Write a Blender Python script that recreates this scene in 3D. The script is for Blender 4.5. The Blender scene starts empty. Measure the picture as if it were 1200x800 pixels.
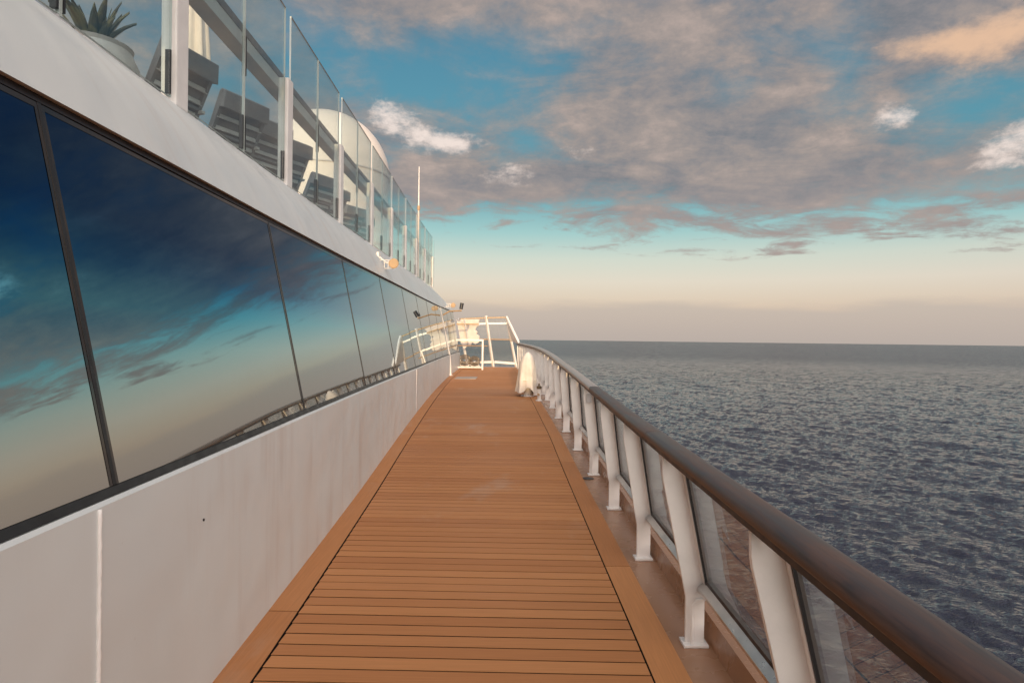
import bpy, bmesh, math, random
import numpy as np
from mathutils import Vector, Matrix
random.seed(7); rng = np.random.default_rng(11)
S = bpy.context.scene; C = S.collection
R = math.radians

# ------------------------------------------------------------------ camera
EYE = 1.55; F = 750.0
cam = bpy.data.cameras.new('camera'); camo = bpy.data.objects.new('camera', cam); C.objects.link(camo)
cam.sensor_width = 36; cam.lens = F / 1200 * 36; cam.clip_start = .05; cam.clip_end = 120000
_r = R(.69); _p = R(.17)
right = Vector((math.cos(_r), 0, math.sin(_r)))
fwd = Vector((0, math.cos(_p), -math.sin(_p)))
up = right.cross(fwd).normalized(); right = fwd.cross(up).normalized()
m = Matrix((right, up, -fwd)).transposed().to_4x4(); m.translation = (0, 0, EYE)
camo.matrix_world = m
S.camera = camo

# ------------------------------------------------------------------ sun, sky, exposure
SUN_EL, SUN_AZ = R(5.0), R(178)            # azimuth clockwise from +Y (ahead); the sun is low and almost dead astern
sd = Vector((math.sin(SUN_AZ) * math.cos(SUN_EL), math.cos(SUN_AZ) * math.cos(SUN_EL), math.sin(SUN_EL)))
sun = bpy.data.lights.new('sun', 'SUN'); sun.energy = 2.0; sun.angle = R(.6); sun.color = (1, .70, .38)
suno = bpy.data.objects.new('sun', sun); C.objects.link(suno)
suno.rotation_euler = (-sd).to_track_quat('-Z', 'Y').to_euler()
S.view_settings.view_transform = 'Standard'; S.view_settings.look = 'None'
S.view_settings.exposure = 0.5; S.view_settings.gamma = 1; S.view_settings.use_curve_mapping = False
S.render.engine = 'CYCLES'
S.cycles.max_bounces = 10; S.cycles.transparent_max_bounces = 24; S.cycles.caustics_reflective = False; S.cycles.caustics_refractive = False

class G:                                     # tiny node-tree helper
    def __init__(s, nt): s.nt = nt; s.n = nt.nodes; s.l = nt.links
    def node(s, t, **k):
        o = s.n.new(t)
        for a, b in k.items(): setattr(o, a, b)
        return o
    def put(s, inp, v):
        if isinstance(v, bpy.types.NodeSocket): s.l.new(v, inp)
        else: inp.default_value = v
    def m(s, op, a, b=0.0, c=0.0, clamp=False):
        o = s.node('ShaderNodeMath', operation=op, use_clamp=clamp)
        s.put(o.inputs[0], a); s.put(o.inputs[1], b); s.put(o.inputs[2], c); return o.outputs[0]
    def v(s, op, a, b=None):
        o = s.node('ShaderNodeVectorMath', operation=op); s.put(o.inputs[0], a)
        if b is not None: s.put(o.inputs[1], b)
        return o.outputs['Value'] if op in ('LENGTH', 'DOT_PRODUCT') else o.outputs[0]
    def mix(s, f, a, b, blend='MIX'):
        o = s.node('ShaderNodeMix', data_type='RGBA', blend_type=blend); s.put(o.inputs[0], f)
        for i, x in ((6, a), (7, b)): s.put(o.inputs[i], x if isinstance(x, bpy.types.NodeSocket) else (*x, 1) if len(x) == 3 else x)
        return o.outputs[2]
    def noise(s, vec, scale, detail=4, rough=.55, dist=0.0):
        o = s.node('ShaderNodeTexNoise'); s.put(o.inputs['Vector'], vec); o.inputs['Scale'].default_value = scale
        o.inputs['Detail'].default_value = detail; o.inputs['Roughness'].default_value = rough; o.inputs['Distortion'].default_value = dist
        return o.outputs['Fac']
    def step(s, x, lo, hi, o0=0.0, o1=1.0):
        o = s.node('ShaderNodeMapRange', interpolation_type='SMOOTHSTEP'); s.put(o.inputs[0], x)
        s.put(o.inputs[1], lo); s.put(o.inputs[2], hi); s.put(o.inputs[3], o0); s.put(o.inputs[4], o1); return o.outputs[0]
    def ramp(s, x, stops):
        o = s.node('ShaderNodeValToRGB'); s.put(o.inputs[0], x); e = o.color_ramp.elements
        while len(e) < len(stops): e.new(.5)
        for i, (p, c) in enumerate(stops): e[i].position = p; e[i].color = (*c, 1)
        return o.outputs[0]
    def xyz(s, vec):
        o = s.node('ShaderNodeSeparateXYZ'); s.put(o.inputs[0], vec); return o.outputs
    def vec(s, x, y, z=0.0):
        o = s.node('ShaderNodeCombineXYZ'); s.put(o.inputs[0], x); s.put(o.inputs[1], y); s.put(o.inputs[2], z); return o.outputs[0]

def pix(x, y):                               # photo pixel -> direction
    d = fwd * F + right * (x - 600) - up * (y - 400); return d.normalized()

W = bpy.data.worlds.new('World'); S.world = W; W.use_nodes = True
g = G(W.node_tree); g.n.clear()
tc = g.node('ShaderNodeTexCoord').outputs['Generated']
D = g.v('NORMALIZE', tc); dx, dy, dz = g.xyz(D)
sky = g.node('ShaderNodeTexSky', sky_type='NISHITA'); sky.sun_disc = False
sky.sun_elevation = SUN_EL; sky.sun_rotation = SUN_AZ; sky.air_density = 1.2; sky.dust_density = 2.0; sky.ozone_density = 2.5
nis = g.mix(1.0, sky.outputs[0], (.085, .066, .046), 'MULTIPLY')
# clear evening air: teal above, cream towards the horizon (same at every bearing)
el = g.m('MAXIMUM', dz, 0.0)
air = g.ramp(el, [(0.0, (.30, .24, .22)), (.05, (.38, .315, .285)), (.09, (.40, .36, .345)), (.125, (.32, .35, .345)), (.165, (.14, .285, .32)), (.22, (.004, .135, .205)), (.5, (.0, .08, .16)), (1.0, (.0, .06, .13))])
toward = g.v('DOT_PRODUCT', D, tuple(sd))      # the sunset half of the sky is brighter and warmer than the half ahead
glow = g.step(toward, -.25, 1.0)
air = g.mix(1.0, air, g.mix(glow, (1, 1, 1), (4.6, 4.2, 3.6)), 'MULTIPLY')
base = g.mix(1.0, air, nis, 'ADD')
# cloud deck: noise on a flat layer seen from below
iz = g.m('DIVIDE', 1.0, g.m('ADD', el, .11))
P = g.vec(g.m('MULTIPLY', dx, iz), g.m('MULTIPLY', dy, iz), 0.0)
rot = g.node('ShaderNodeMapping'); g.put(rot.inputs['Vector'], P); rot.inputs['Rotation'].default_value = (0, 0, R(-20)); rot.inputs['Scale'].default_value = (.75, 1.0, 1); rot.inputs['Location'].default_value = (3.1, 1.7, 0)
Q = rot.outputs[0]
az = g.m('ARCTAN2', dx, dy); eln = g.m('ARCSINE', dz)
n1 = g.noise(Q, 1.05, 8, .60, .7)
n2 = g.noise(Q, 3.4, 8, .64, .6)
n3 = g.noise(g.v('MULTIPLY', D, (1.0, 1.0, 1.7)), 11.0, 9, .62, .15)               # billows, even in every direction
n4 = g.noise(g.v('MULTIPLY', D, (1.0, 1.0, 1.9)), 42.0, 6, .68)
def blob(x, y, rx, ry, k=1.0, tilt=0):
    d = pix(x, y); a0 = math.atan2(d.x, d.y); e0 = math.asin(d.z)
    u = g.m('SUBTRACT', az, a0); v = g.m('SUBTRACT', eln, e0)
    c, s_ = math.cos(R(tilt)), math.sin(R(tilt))
    u2 = g.m('MULTIPLY', g.m('ADD', g.m('MULTIPLY', u, c), g.m('MULTIPLY', v, s_)), F / rx)
    v2 = g.m('MULTIPLY', g.m('SUBTRACT', g.m('MULTIPLY', v, c), g.m('MULTIPLY', u, s_)), F / ry)
    q = g.m('ADD', g.m('MULTIPLY', u2, u2), g.m('MULTIPLY', v2, v2))
    return g.m('MULTIPLY', g.m('EXPONENT', g.m('MULTIPLY', q, -1.0)), k)
def total(l):
    t = l[0]
    for b in l[1:]: t = g.m('ADD', t, b)
    return t
holes = total([blob(500, 95, 135, 62, .42, 5), blob(620, 168, 70, 22, .18), blob(985, 80, 38, 55, .26), blob(1135, 122, 110, 30, .30), blob(868, 104, 36, 20, .2),
               blob(640, 244, 120, 12, .22), blob(1085, 228, 70, 16, .17), blob(340, 60, 90, 60, .12), blob(940, 250, 60, 10, .1)])
fill = total([blob(760, 150, 190, 75, .10), blob(700, 20, 200, 45, .12), blob(860, 235, 240, 40, .16, -4), blob(560, 220, 110, 22, .14), blob(1130, 40, 90, 40, .2, 8), blob(1150, 235, 80, 25, .14)])
edge = g.m('ADD', g.m('ADD', g.m('SUBTRACT', eln, R(9.5)), g.m('MULTIPLY', g.m('SINE', az), R(3.6))), g.m('ADD', g.m('MULTIPLY', g.m('SUBTRACT', n2, .5), .10), g.m('ADD', g.m('MULTIPLY', g.m('SUBTRACT', n1, .5), .10), g.m('MULTIPLY', g.m('SUBTRACT', n3, .5), .05))))
cover = g.step(edge, -.03, .05, -.6, .19)
dens = g.m('ADD', g.m('ADD', g.m('MULTIPLY', g.m('SUBTRACT', n1, .5), 1.25), g.m('MULTIPLY', g.m('SUBTRACT', n2, .5), .55)), g.m('ADD', g.m('MULTIPLY', g.m('SUBTRACT', n3, .5), .48), g.m('MULTIPLY', g.m('SUBTRACT', n4, .5), .10)))
dens = g.m('ADD', g.m('SUBTRACT', g.m('ADD', dens, cover), holes), fill)
ca = g.m('MULTIPLY', g.step(dens, -.26, .27), .95)
tone = g.m('ADD', g.m('ADD', g.m('MULTIPLY', n2, .42), g.m('MULTIPLY', n3, .42)), g.m('MULTIPLY', n4, .16))
cc = g.ramp(tone, [(.34, (.105, .13, .155)), (.46, (.215, .20, .205)), (.55, (.31, .255, .23)), (.69, (.50, .375, .315))])
low = g.step(eln, R(9), R(17))
cc = g.mix(low, g.mix(.5, cc, (.34, .27, .25)), cc)
cc = g.mix(1.0, cc, g.mix(glow, (.84, .86, .88), (8.2, 8.4, 8.2)), 'MULTIPLY')
skyc = g.mix(ca, base, cc)
# small sunlit puffs
pn = g.m('ADD', g.m('MULTIPLY', g.m('SUBTRACT', n3, .5), 2.6), g.m('MULTIPLY', g.m('SUBTRACT', n4, .5), 1.6))
puff = total([blob(455, 138, 34, 20, .9, -18), blob(524, 165, 40, 14, .85), blob(1055, 137, 22, 16, .75), blob(1190, 172, 44, 24, .7, 25), blob(590, 208, 70, 18, .45, 12), blob(700, 178, 60, 12, .3)])
pa = g.m('MULTIPLY', g.step(g.m('ADD', puff, g.m('MULTIPLY', pn, .62)), .36, 1.0), g.step(puff, .08, .3))
skyc = g.mix(g.m('MULTIPLY', pa, .88), skyc, (.66, .57, .52))
oran = total([blob(1180, 40, 46, 26, .9, 15), blob(1090, 52, 60, 13, .8, -5)])
oa = g.m('MULTIPLY', g.step(g.m('ADD', oran, g.m('MULTIPLY', pn, .5)), .2, 1.25), g.step(oran, .05, .4))
skyc = g.mix(g.m('MULTIPLY', oa, .8), skyc, (.62, .40, .26))
# faint mauve bank low over the horizon
bank = g.m('MULTIPLY', g.step(g.m('ADD', eln, g.m('MULTIPLY', g.m('SUBTRACT', g.noise(g.vec(g.m('MULTIPLY', az, 5.0), g.m('MULTIPLY', eln, 30.0)), 1.0, 6), .5), .045)), R(3.7), R(2.5)), .65)
skyc = g.mix(bank, skyc, (.365, .325, .292))
bg = g.node('ShaderNodeBackground'); g.put(bg.inputs[0], skyc); bg.inputs[1].default_value = 1.0
g.l.new(bg.outputs[0], g.node('ShaderNodeOutputWorld').inputs[0])
W.cycles.sampling_method = 'MANUAL'; W.cycles.sample_map_resolution = 512

# ------------------------------------------------------------------ materials
def new_mat(name):
    mt = bpy.data.materials.new(name); mt.use_nodes = True; gg = G(mt.node_tree)
    return mt, gg, mt.node_tree.nodes['Principled BSDF']
def bump(gg, h, strength, dist=.01, normal=None):
    b = gg.node('ShaderNodeBump'); b.inputs['Strength'].default_value = strength; b.inputs['Distance'].default_value = dist
    gg.put(b.inputs['Height'], h)
    if normal is not None: gg.put(b.inputs['Normal'], normal)
    return b.outputs[0]
M = {}
def simple(name, col, rough=.5, metal=0.0, var=.12, scale=6, bmp=.0, bscale=40, spec=.5):
    mt, gg, p = new_mat(name); o = gg.node('ShaderNodeTexCoord').outputs['Object']
    n = gg.noise(o, scale, 5)
    c = gg.mix(gg.step(n, .3, .7), tuple(x * (1 - var) for x in col), tuple(min(1, x * (1 + var * .6)) for x in col))
    gg.put(p.inputs['Base Color'], c); p.inputs['Metallic'].default_value = metal; p.inputs['Specular IOR Level'].default_value = spec
    gg.put(p.inputs['Roughness'], gg.step(gg.noise(o, scale * 3, 3), .3, .7, rough * .85, min(1, rough * 1.15)))
    if bmp: gg.put(p.inputs['Normal'], bump(gg, gg.noise(o, bscale, 4), bmp, .004))
    M[name] = mt; return mt
simple('rail_white', (.85, .815, .785), .34, var=.07, scale=5, bmp=.12, bscale=60)
simple('black_rubber', (.012, .012, .014), .45)
simple('aluminium', (.62, .62, .62), .32, 1.0, .1)
simple('coaming_brown', (.36, .185, .10), .26, var=.05, scale=2)
simple('lamp_cream', (.44, .29, .16), .45)
simple('dark_metal', (.03, .03, .035), .4)
simple('beam_grey', (.52, .50, .50), .4, var=.08)
simple('rope_tan', (.15, .11, .07), .8, var=.4, scale=14, bmp=.5, bscale=50)
simple('canvas', (.74, .68, .62), .85, var=.1, scale=5, bmp=.25, bscale=70)
simple('lounger_fabric', (.17, .168, .175), .8, var=.1, bmp=.2, bscale=120)
simple('lounger_frame', (.52, .50, .49), .45)
simple('planter', (.46, .44, .42), .6, bmp=.15, bscale=30)
simple('parasol', (.66, .58, .52), .85, var=.08)
simple('radome', (.76, .70, .65), .45, var=.05, scale=1)
simple('upper_floor', (.32, .17, .09), .6)
simple('hull', (.72, .72, .72), .4, scale=.4)
simple('brown_wood', (.16, .075, .04), .35)
simple('caulk', (.008, .008, .008), .9, spec=.05)
simple('glass_edge', (.42, .46, .44), .15, var=.02)
simple('frit', (.022, .017, .015), .05, var=.05, spec=.45)
simple('cap_slate', (.07, .065, .075), .5)
simple('hatch', (.50, .42, .36), .55)

def paint_mat():                             # painted plate: faint undulation, run-down stains, fine orange peel
    mt, gg, p = new_mat('white_paint'); o = gg.node('ShaderNodeTexCoord').outputs['Object']; x, y, z = gg.xyz(o)
    stain = gg.noise(gg.vec(x, gg.m('MULTIPLY', y, 3.0), gg.m('MULTIPLY', z, .35)), 1.6, 6, .6)
    big = gg.noise(o, .7, 4)
    spots = gg.step(gg.noise(o, 26, 3), .73, .78)
    c = gg.mix(gg.step(big, .3, .7), (.645, .675, .67), (.70, .72, .71))
    c = gg.mix(gg.m('MULTIPLY', gg.step(stain, .50, .78), .5), c, (.55, .49, .45))
    c = gg.mix(gg.m('MULTIPLY', spots, .12), c, (.34, .25, .19))
    gg.put(p.inputs['Base Color'], c)
    gg.put(p.inputs['Roughness'], gg.step(gg.noise(o, 3, 4), .3, .7, .30, .50))
    b1 = bump(gg, gg.noise(o, 1.3, 2), .8, .03)
    gg.put(p.inputs['Normal'], bump(gg, gg.noise(o, 70, 3), .12, .002, b1))
    M['white_paint'] = mt
paint_mat()
def deck_mat(name, k):
    mt, gg, p = new_mat(name); t = gg.node('ShaderNodeTexCoord'); o = t.outputs['Object']; x, y, z = gg.xyz(o)
    rnd = gg.node('ShaderNodeObjectInfo').outputs['Random']
    grain = gg.noise(gg.vec(gg.m('MULTIPLY', x, 3.0), gg.m('MULTIPLY', y, 160.0 if k else 40.0), rnd), 1.0, 4, .6) if k else gg.noise(gg.vec(gg.m('MULTIPLY', x, 120.0), gg.m('MULTIPLY', y, 3.0), rnd), 1.0, 4, .6)
    c = gg.mix(rnd, (.49, .198, .070), (.595, .258, .096))
    c = gg.mix(gg.step(grain, .3, .75), gg.mix(1.0, c, (.86, .85, .84), 'MULTIPLY'), c)
    big = gg.noise(o, .55, 5, .6)
    c = gg.mix(gg.m('MULTIPLY', gg.step(big, .5, .75), .22), c, (.36, .19, .10))
    wet = gg.step(gg.noise(gg.vec(x, gg.m('MULTIPLY', y, .45), 3.0), 1.5, 6, .62), .58, .74)
    c = gg.mix(gg.m('MULTIPLY', wet, .30), c, (.52, .36, .26))
    foot = gg.step(gg.noise(o, 13, 4, .6), .66, .76)
    c = gg.mix(gg.m('MULTIPLY', foot, .15), c, (.20, .10, .05))
    gg.put(p.inputs['Base Color'], c); p.inputs['Specular IOR Level'].default_value = .3
    gg.put(p.inputs['Roughness'], gg.m('SUBTRACT', gg.step(big, .3, .7, .48, .62), gg.m('MULTIPLY', wet, .12)))
    gg.put(p.inputs['Normal'], bump(gg, grain, .25, .0015))
    M[name] = mt
deck_mat('plank_wood', 1); deck_mat('margin_wood', 0)
def rail_mat(name, c0, c1, rough):
    mt, gg, p = new_mat(name); o = gg.node('ShaderNodeTexCoord').outputs['Object']; x, y, z = gg.xyz(o)
    n = gg.noise(gg.vec(gg.m('MULTIPLY', x, 14.0), gg.m('MULTIPLY', y, 2.2), gg.m('MULTIPLY', z, 14.0)), 1.0, 8, .66, .6)
    c = gg.mix(gg.step(n, .32, .7), c0, c1)
    f = gg.noise(gg.vec(gg.m('MULTIPLY', x, 220.0), gg.m('MULTIPLY', y, 9.0), gg.m('MULTIPLY', z, 220.0)), 1.0, 3)
    c = gg.mix(gg.m('MULTIPLY', gg.step(f, .5, .7), .4), c, tuple(v * .55 for v in c0))
    gg.put(p.inputs['Base Color'], c); gg.put(p.inputs['Roughness'], gg.step(n, .3, .7, rough, rough + .12))
    p.inputs['Coat Weight'].default_value = .12; p.inputs['Coat Roughness'].default_value = .25
    gg.put(p.inputs['Normal'], bump(gg, f, .12, .001)); M[name] = mt
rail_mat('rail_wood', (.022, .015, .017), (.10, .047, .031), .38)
rail_mat('rail_glare', (.30, .25, .22), (.42, .36, .33), .3)  # far handrail wood made paler: glare put into its colour
def glass_mat(name, tint, ior, boost=1.0):
    mt = bpy.data.materials.new(name); mt.use_nodes = True; gg = G(mt.node_tree); gg.n.clear()
    fr = gg.node('ShaderNodeFresnel'); bf = gg.node('ShaderNodeNewGeometry').outputs['Backfacing']
    gg.put(fr.inputs[0], gg.m('ADD', gg.m('MULTIPLY', bf, 1 / ior - ior), ior))
    tr = gg.node('ShaderNodeBsdfTransparent'); tr.inputs[0].default_value = (*tint, 1)
    gl = gg.node('ShaderNodeBsdfGlossy'); gl.inputs['Roughness'].default_value = 0.0
    mx = gg.node('ShaderNodeMixShader'); gg.put(mx.inputs[0], gg.m('MULTIPLY', fr.outputs[0], boost, clamp=True))
    gg.l.new(tr.outputs[0], mx.inputs[1]); gg.l.new(gl.outputs[0], mx.inputs[2])
    gg.l.new(mx.outputs[0], gg.node('ShaderNodeOutputMaterial').inputs[0]); M[name] = mt
glass_mat('screen_glass', (.955, .975, .97), 1.45)
glass_mat('balustrade_glass', (.90, .965, .96), 1.42)
def window_mat():
    mt, gg, p = new_mat('window_glass'); o = gg.node('ShaderNodeTexCoord').outputs['Object']
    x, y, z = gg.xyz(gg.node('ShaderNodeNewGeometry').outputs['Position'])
    painted_refl = gg.ramp(gg.step(z, 1.05, 2.45), [(0.0, (.40, .39, .36)), (.22, (.30, .42, .44)), (.40, (.09, .32, .42)), (.58, (.012, .12, .25)), (.75, (.003, .055, .15)), (1.0, (.002, .035, .10))])  # bright low and dark high sky reflection painted into the glass by height
    gg.put(p.inputs['Base Color'], painted_refl); p.inputs['Metallic'].default_value = 1.0; p.inputs['Specular Tint'].default_value = (.85, .93, .97, 1)
    smear = gg.noise(o, 2.2, 6, .65)
    gg.put(p.inputs['Roughness'], gg.step(smear, .45, .8, .0, .04))
    df = gg.node('ShaderNodeBsdfDiffuse'); df.inputs[0].default_value = (.42, .37, .32, 1)
    pale_low = gg.m('ADD', gg.step(gg.m('ADD', z, gg.m('MULTIPLY', gg.m('SUBTRACT', smear, .5), .5)), 1.5, 1.05, .0, .13), .006)  # pale diffuse mix, stronger towards the sill
    mx = gg.node('ShaderNodeMixShader'); gg.put(mx.inputs[0], pale_low); gg.l.new(p.outputs[0], mx.inputs[1]); gg.l.new(df.outputs[0], mx.inputs[2])
    gg.l.new(mx.outputs[0], gg.n['Material Output'].inputs[0])
    gg.put(p.inputs['Normal'], bump(gg, gg.noise(o, .55, 1), .10, .02)); M['window_glass'] = mt
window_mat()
def leaf_mat():
    mt, gg, p = new_mat('agave_leaf'); o = gg.node('ShaderNodeTexCoord').outputs['Object']
    c = gg.mix(gg.step(gg.noise(o, 9, 3), .4, .6), (.055, .06, .045), (.16, .14, .06)); gg.put(p.inputs['Base Color'], c); p.inputs['Roughness'].default_value = .5
    M['agave_leaf'] = mt
leaf_mat()
def sea_mat():
    mt, gg, p = new_mat('sea_water'); pos = gg.node('ShaderNodeNewGeometry').outputs['Position']; x, y, z = gg.xyz(pos)
    p.inputs['Base Color'].default_value = (.016, .019, .036, 1); p.inputs['IOR'].default_value = 1.5
    gg.put(p.inputs['Roughness'], gg.step(gg.v('LENGTH', pos), 80, 900, .03, .27))
    a = R(25); c, s_ = math.cos(a), math.sin(a)
    u = gg.m('ADD', gg.m('MULTIPLY', x, c), gg.m('MULTIPLY', y, s_)); v = gg.m('SUBTRACT', gg.m('MULTIPLY', y, c), gg.m('MULTIPLY', x, s_))
    q = gg.vec(gg.m('MULTIPLY', u, .5), v, 0.0); q2 = gg.vec(gg.m('ADD', gg.m('MULTIPLY', x, .7), gg.m('MULTIPLY', y, .25)), y, 0.0)
    w1 = gg.noise(q, .42, 4, .6, .4); w2 = gg.noise(q2, 1.3, 4, .6, .4); w3 = gg.noise(q, 4.0, 3, .6, .3)
    h = gg.m('ADD', gg.m('ADD', gg.m('MULTIPLY', w1, .75), gg.m('MULTIPLY', w2, .55)), gg.m('MULTIPLY', w3, .05))
    bn = bump(gg, h, .75, 1.0)
    t1 = gg.node('ShaderNodeTexNoise'); gg.put(t1.inputs['Vector'], q); t1.inputs['Scale'].default_value = .33; t1.inputs['Detail'].default_value = 5; t1.inputs['Roughness'].default_value = .62
    cr, cg, cb = gg.xyz(t1.outputs['Color'])
    patch = gg.step(gg.noise(q, .011, 3, .5, .4), .32, .68, .75, 1.25)
    amp = gg.m('MULTIPLY', gg.m('ADD', .16, gg.m('MULTIPLY', gg.step(gg.v('LENGTH', pos), 90, 420), 1.3)), patch)
    off = gg.vec(gg.m('MULTIPLY', gg.m('SUBTRACT', cr, .5), amp), gg.m('MULTIPLY', gg.m('SUBTRACT', cg, .5), amp), 0.0)
    gg.put(p.inputs['Normal'], gg.v('NORMALIZE', gg.v('ADD', bn, off))); M['sea_water'] = mt
sea_mat()

# ------------------------------------------------------------------ mesh helpers
class MB:
    def __init__(s): s.v = []; s.f = []; s.mi = []
    def add(s, vs, fs, mi=0):
        b = len(s.v); s.v += [tuple(q) for q in vs]; s.f += [tuple(i + b for i in f) for f in fs]; s.mi += [mi] * len(fs); return s
    def hexa(s, p, mi=0):                     # 8 corners: bottom loop 0-3 (ccw from above), top loop 4-7
        return s.add(p, [(3, 2, 1, 0), (4, 5, 6, 7), (0, 1, 5, 4), (1, 2, 6, 5), (2, 3, 7, 6), (3, 0, 4, 7)], mi)
    def box(s, a, b, mi=0):
        x0, y0, z0 = a; x1, y1, z1 = b
        return s.hexa([(x0, y0, z0), (x1, y0, z0), (x1, y1, z0), (x0, y1, z0), (x0, y0, z1), (x1, y0, z1), (x1, y1, z1), (x0, y1, z1)], mi)
    def bar(s, a, b, w, h=None, mi=0):       # rectangular bar between two points
        a, b = Vector(a), Vector(b); d = (b - a).normalized(); h = h or w
        sx = d.cross(Vector((0, 0, 1))); sx = sx.normalized() if sx.length > 1e-4 else Vector((1, 0, 0)); sz = sx.cross(d)
        c = [(-1, -1), (1, -1), (1, 1), (-1, 1)]
        v = [a + sx * (i * w / 2) + sz * (j * h / 2) for i, j in c] + [b + sx * (i * w / 2) + sz * (j * h / 2) for i, j in c]
        return s.add(v, [(3, 2, 1, 0), (4, 5, 6, 7), (0, 1, 5, 4), (1, 2, 6, 5), (2, 3, 7, 6), (3, 0, 4, 7)], mi)
    def tube(s, pts, r, n=10, mi=0, cap=True):
        pts = [Vector(p) for p in pts]; upright = abs((pts[-1] - pts[0]).z) > .8 * (pts[-1] - pts[0]).length > 0; rs = r if isinstance(r, (list, tuple)) else [r] * len(pts); vs = []; fs = []
        for k, p in enumerate(pts):
            d = (pts[min(k + 1, len(pts) - 1)] - pts[max(k - 1, 0)]).normalized()
            a = d.cross(Vector((0, 1, 0)) if upright else Vector((0, 0, 1))).normalized(); b = a.cross(d)
            vs += [p + (a * math.cos(t) + b * math.sin(t)) * rs[k] for t in [2 * math.pi * i / n for i in range(n)]]
        for k in range(len(pts) - 1):
            fs += [(k * n + i, k * n + (i + 1) % n, (k + 1) * n + (i + 1) % n, (k + 1) * n + i) for i in range(n)]
        if cap: fs += [tuple(range(n))[::-1], tuple((len(pts) - 1) * n + i for i in range(n))]
        return s.add(vs, fs, mi)
    def rings(s, loops, closed=True, caps=True, mi=0):
        n = len(loops[0]); vs = [q for l in loops for q in l]; fs = []
        for k in range(len(loops) - 1):
            for i in range(n if closed else n - 1):
                j = (i + 1) % n; fs.append((k * n + i, k * n + j, (k + 1) * n + j, (k + 1) * n + i))
        if caps and closed: fs += [tuple(range(n))[::-1], tuple((len(loops) - 1) * n + i for i in range(n))]
        return s.add(vs, fs, mi)
    def lathe(s, prof, c=(0, 0, 0), n=24, mi=0):
        return s.rings([[(c[0] + r * math.cos(2 * math.pi * i / n), c[1] + r * math.sin(2 * math.pi * i / n), c[2] + z) for i in range(n)] for r, z in prof], mi=mi)
    def build(s, name, mats, parent=None, smooth=False, bevel=0, segs=2):
        me = bpy.data.meshes.new(name); me.from_pydata(s.v, [], s.f)
        bm = bmesh.new(); bm.from_mesh(me); bmesh.ops.recalc_face_normals(bm, faces=bm.faces)
        if bevel:
            bmesh.ops.bevel(bm, geom=[e for e in bm.edges if len(e.link_faces) == 2 and e.calc_face_angle(0) > .5], offset=bevel, segments=segs, profile=.7, affect='EDGES', clamp_overlap=True)
        bm.to_mesh(me); bm.free()
        mats = mats if isinstance(mats, (list, tuple)) else [mats]
        for q in mats: me.materials.append(M[q])
        if len(mats) > 1 and not bevel: me.polygons.foreach_set('material_index', s.mi)
        if smooth:
            me.polygons.foreach_set('use_smooth', [True] * len(me.polygons))
            if smooth != 'all': me.set_sharp_from_angle(angle=R(smooth if smooth is not True else 35))
        o = bpy.data.objects.new(name, me); C.objects.link(o)
        if parent: o.parent = parent
        return o
def tag(o, label=None, cat=None, group=None, kind=None):
    for k, v in (('label', label), ('category', cat), ('group', group), ('kind', kind)):
        if v: o[k] = v
    return o
def empty(name, loc=(0, 0, 0), rz=0):
    o = bpy.data.objects.new(name, None); C.objects.link(o); o.location = loc; o.rotation_euler = (0, 0, rz); o.empty_display_size = .1; return o
def copy_tree(o, parent=None):
    c = o.copy(); C.objects.link(c); c.parent = parent
    for ch in list(o.children): copy_tree(ch, c)
    return c
def curve(pts):                              # monotone cubic through (y, value) points
    xs = np.array([p[0] for p in pts], float); ys = np.array([p[1] for p in pts], float)
    h = np.diff(xs); d = np.diff(ys) / h; mm = np.zeros(len(xs)); mm[0] = d[0]; mm[-1] = d[-1]
    for i in range(1, len(xs) - 1):
        mm[i] = 0 if d[i - 1] * d[i] <= 0 else (h[i - 1] + h[i]) / (h[i] / d[i - 1] + h[i - 1] / d[i])
    def f(x):
        if x <= xs[0]: return float(ys[0] + mm[0] * (x - xs[0]))
        if x >= xs[-1]: return float(ys[-1] + mm[-1] * (x - xs[-1]))
        i = int(np.searchsorted(xs, x) - 1); t = (x - xs[i]) / h[i]
        return float((2*t**3 - 3*t**2 + 1) * ys[i] + (t**3 - 2*t**2 + t) * h[i] * mm[i] + (-2*t**3 + 3*t**2) * ys[i+1] + (t**3 - t**2) * h[i] * mm[i+1])
    return f
# plan of the deck (metres; y runs forward along the deck)
ZD = curve([(-20, 0), (4, 0), (6, .025), (8, .10), (10, .185), (12, .25), (15, .30), (20, .345), (28, .39)])
XW = curve([(-20, -.6), (0, -1.20), (2, -1.285), (2.9, -1.325), (4.65, -1.415), (5.6, -1.46), (8, -1.56), (11.3, -1.68), (15, -1.83), (21, -2.02), (25.8, -2.09)])   # deckhouse wall
XR = curve([(-20, .45), (0, .72), (3, .78), (6, .83), (8, .80), (10, .745), (12, .72), (14, .70), (17, .65), (20, .56), (24, .37), (27.4, .16)])            # handrail
XF = curve([(-20, .95), (0, .955), (3.3, .955), (5.8, .947), (7.1, .925), (8.2, .885), (9.3, .845), (12, .79), (14, .75), (17, .70), (20, .62), (24, .43), (27.4, .22)])   # post feet
XP = curve([(-20, .69), (2.9, .667), (5.75, .637), (7.5, .60), (9.2, .563), (10.7, .51), (13.8, .42), (20, .28), (27.4, -.03)])     # starboard ends of the planks
XL = lambda y: XW(y) + .172
YEND = 27.2
def ysteps(a, b, st=.5):
    n = max(1, int(math.ceil((b - a) / st))); return [a + (b - a) * i / n for i in range(n + 1)]

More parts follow.
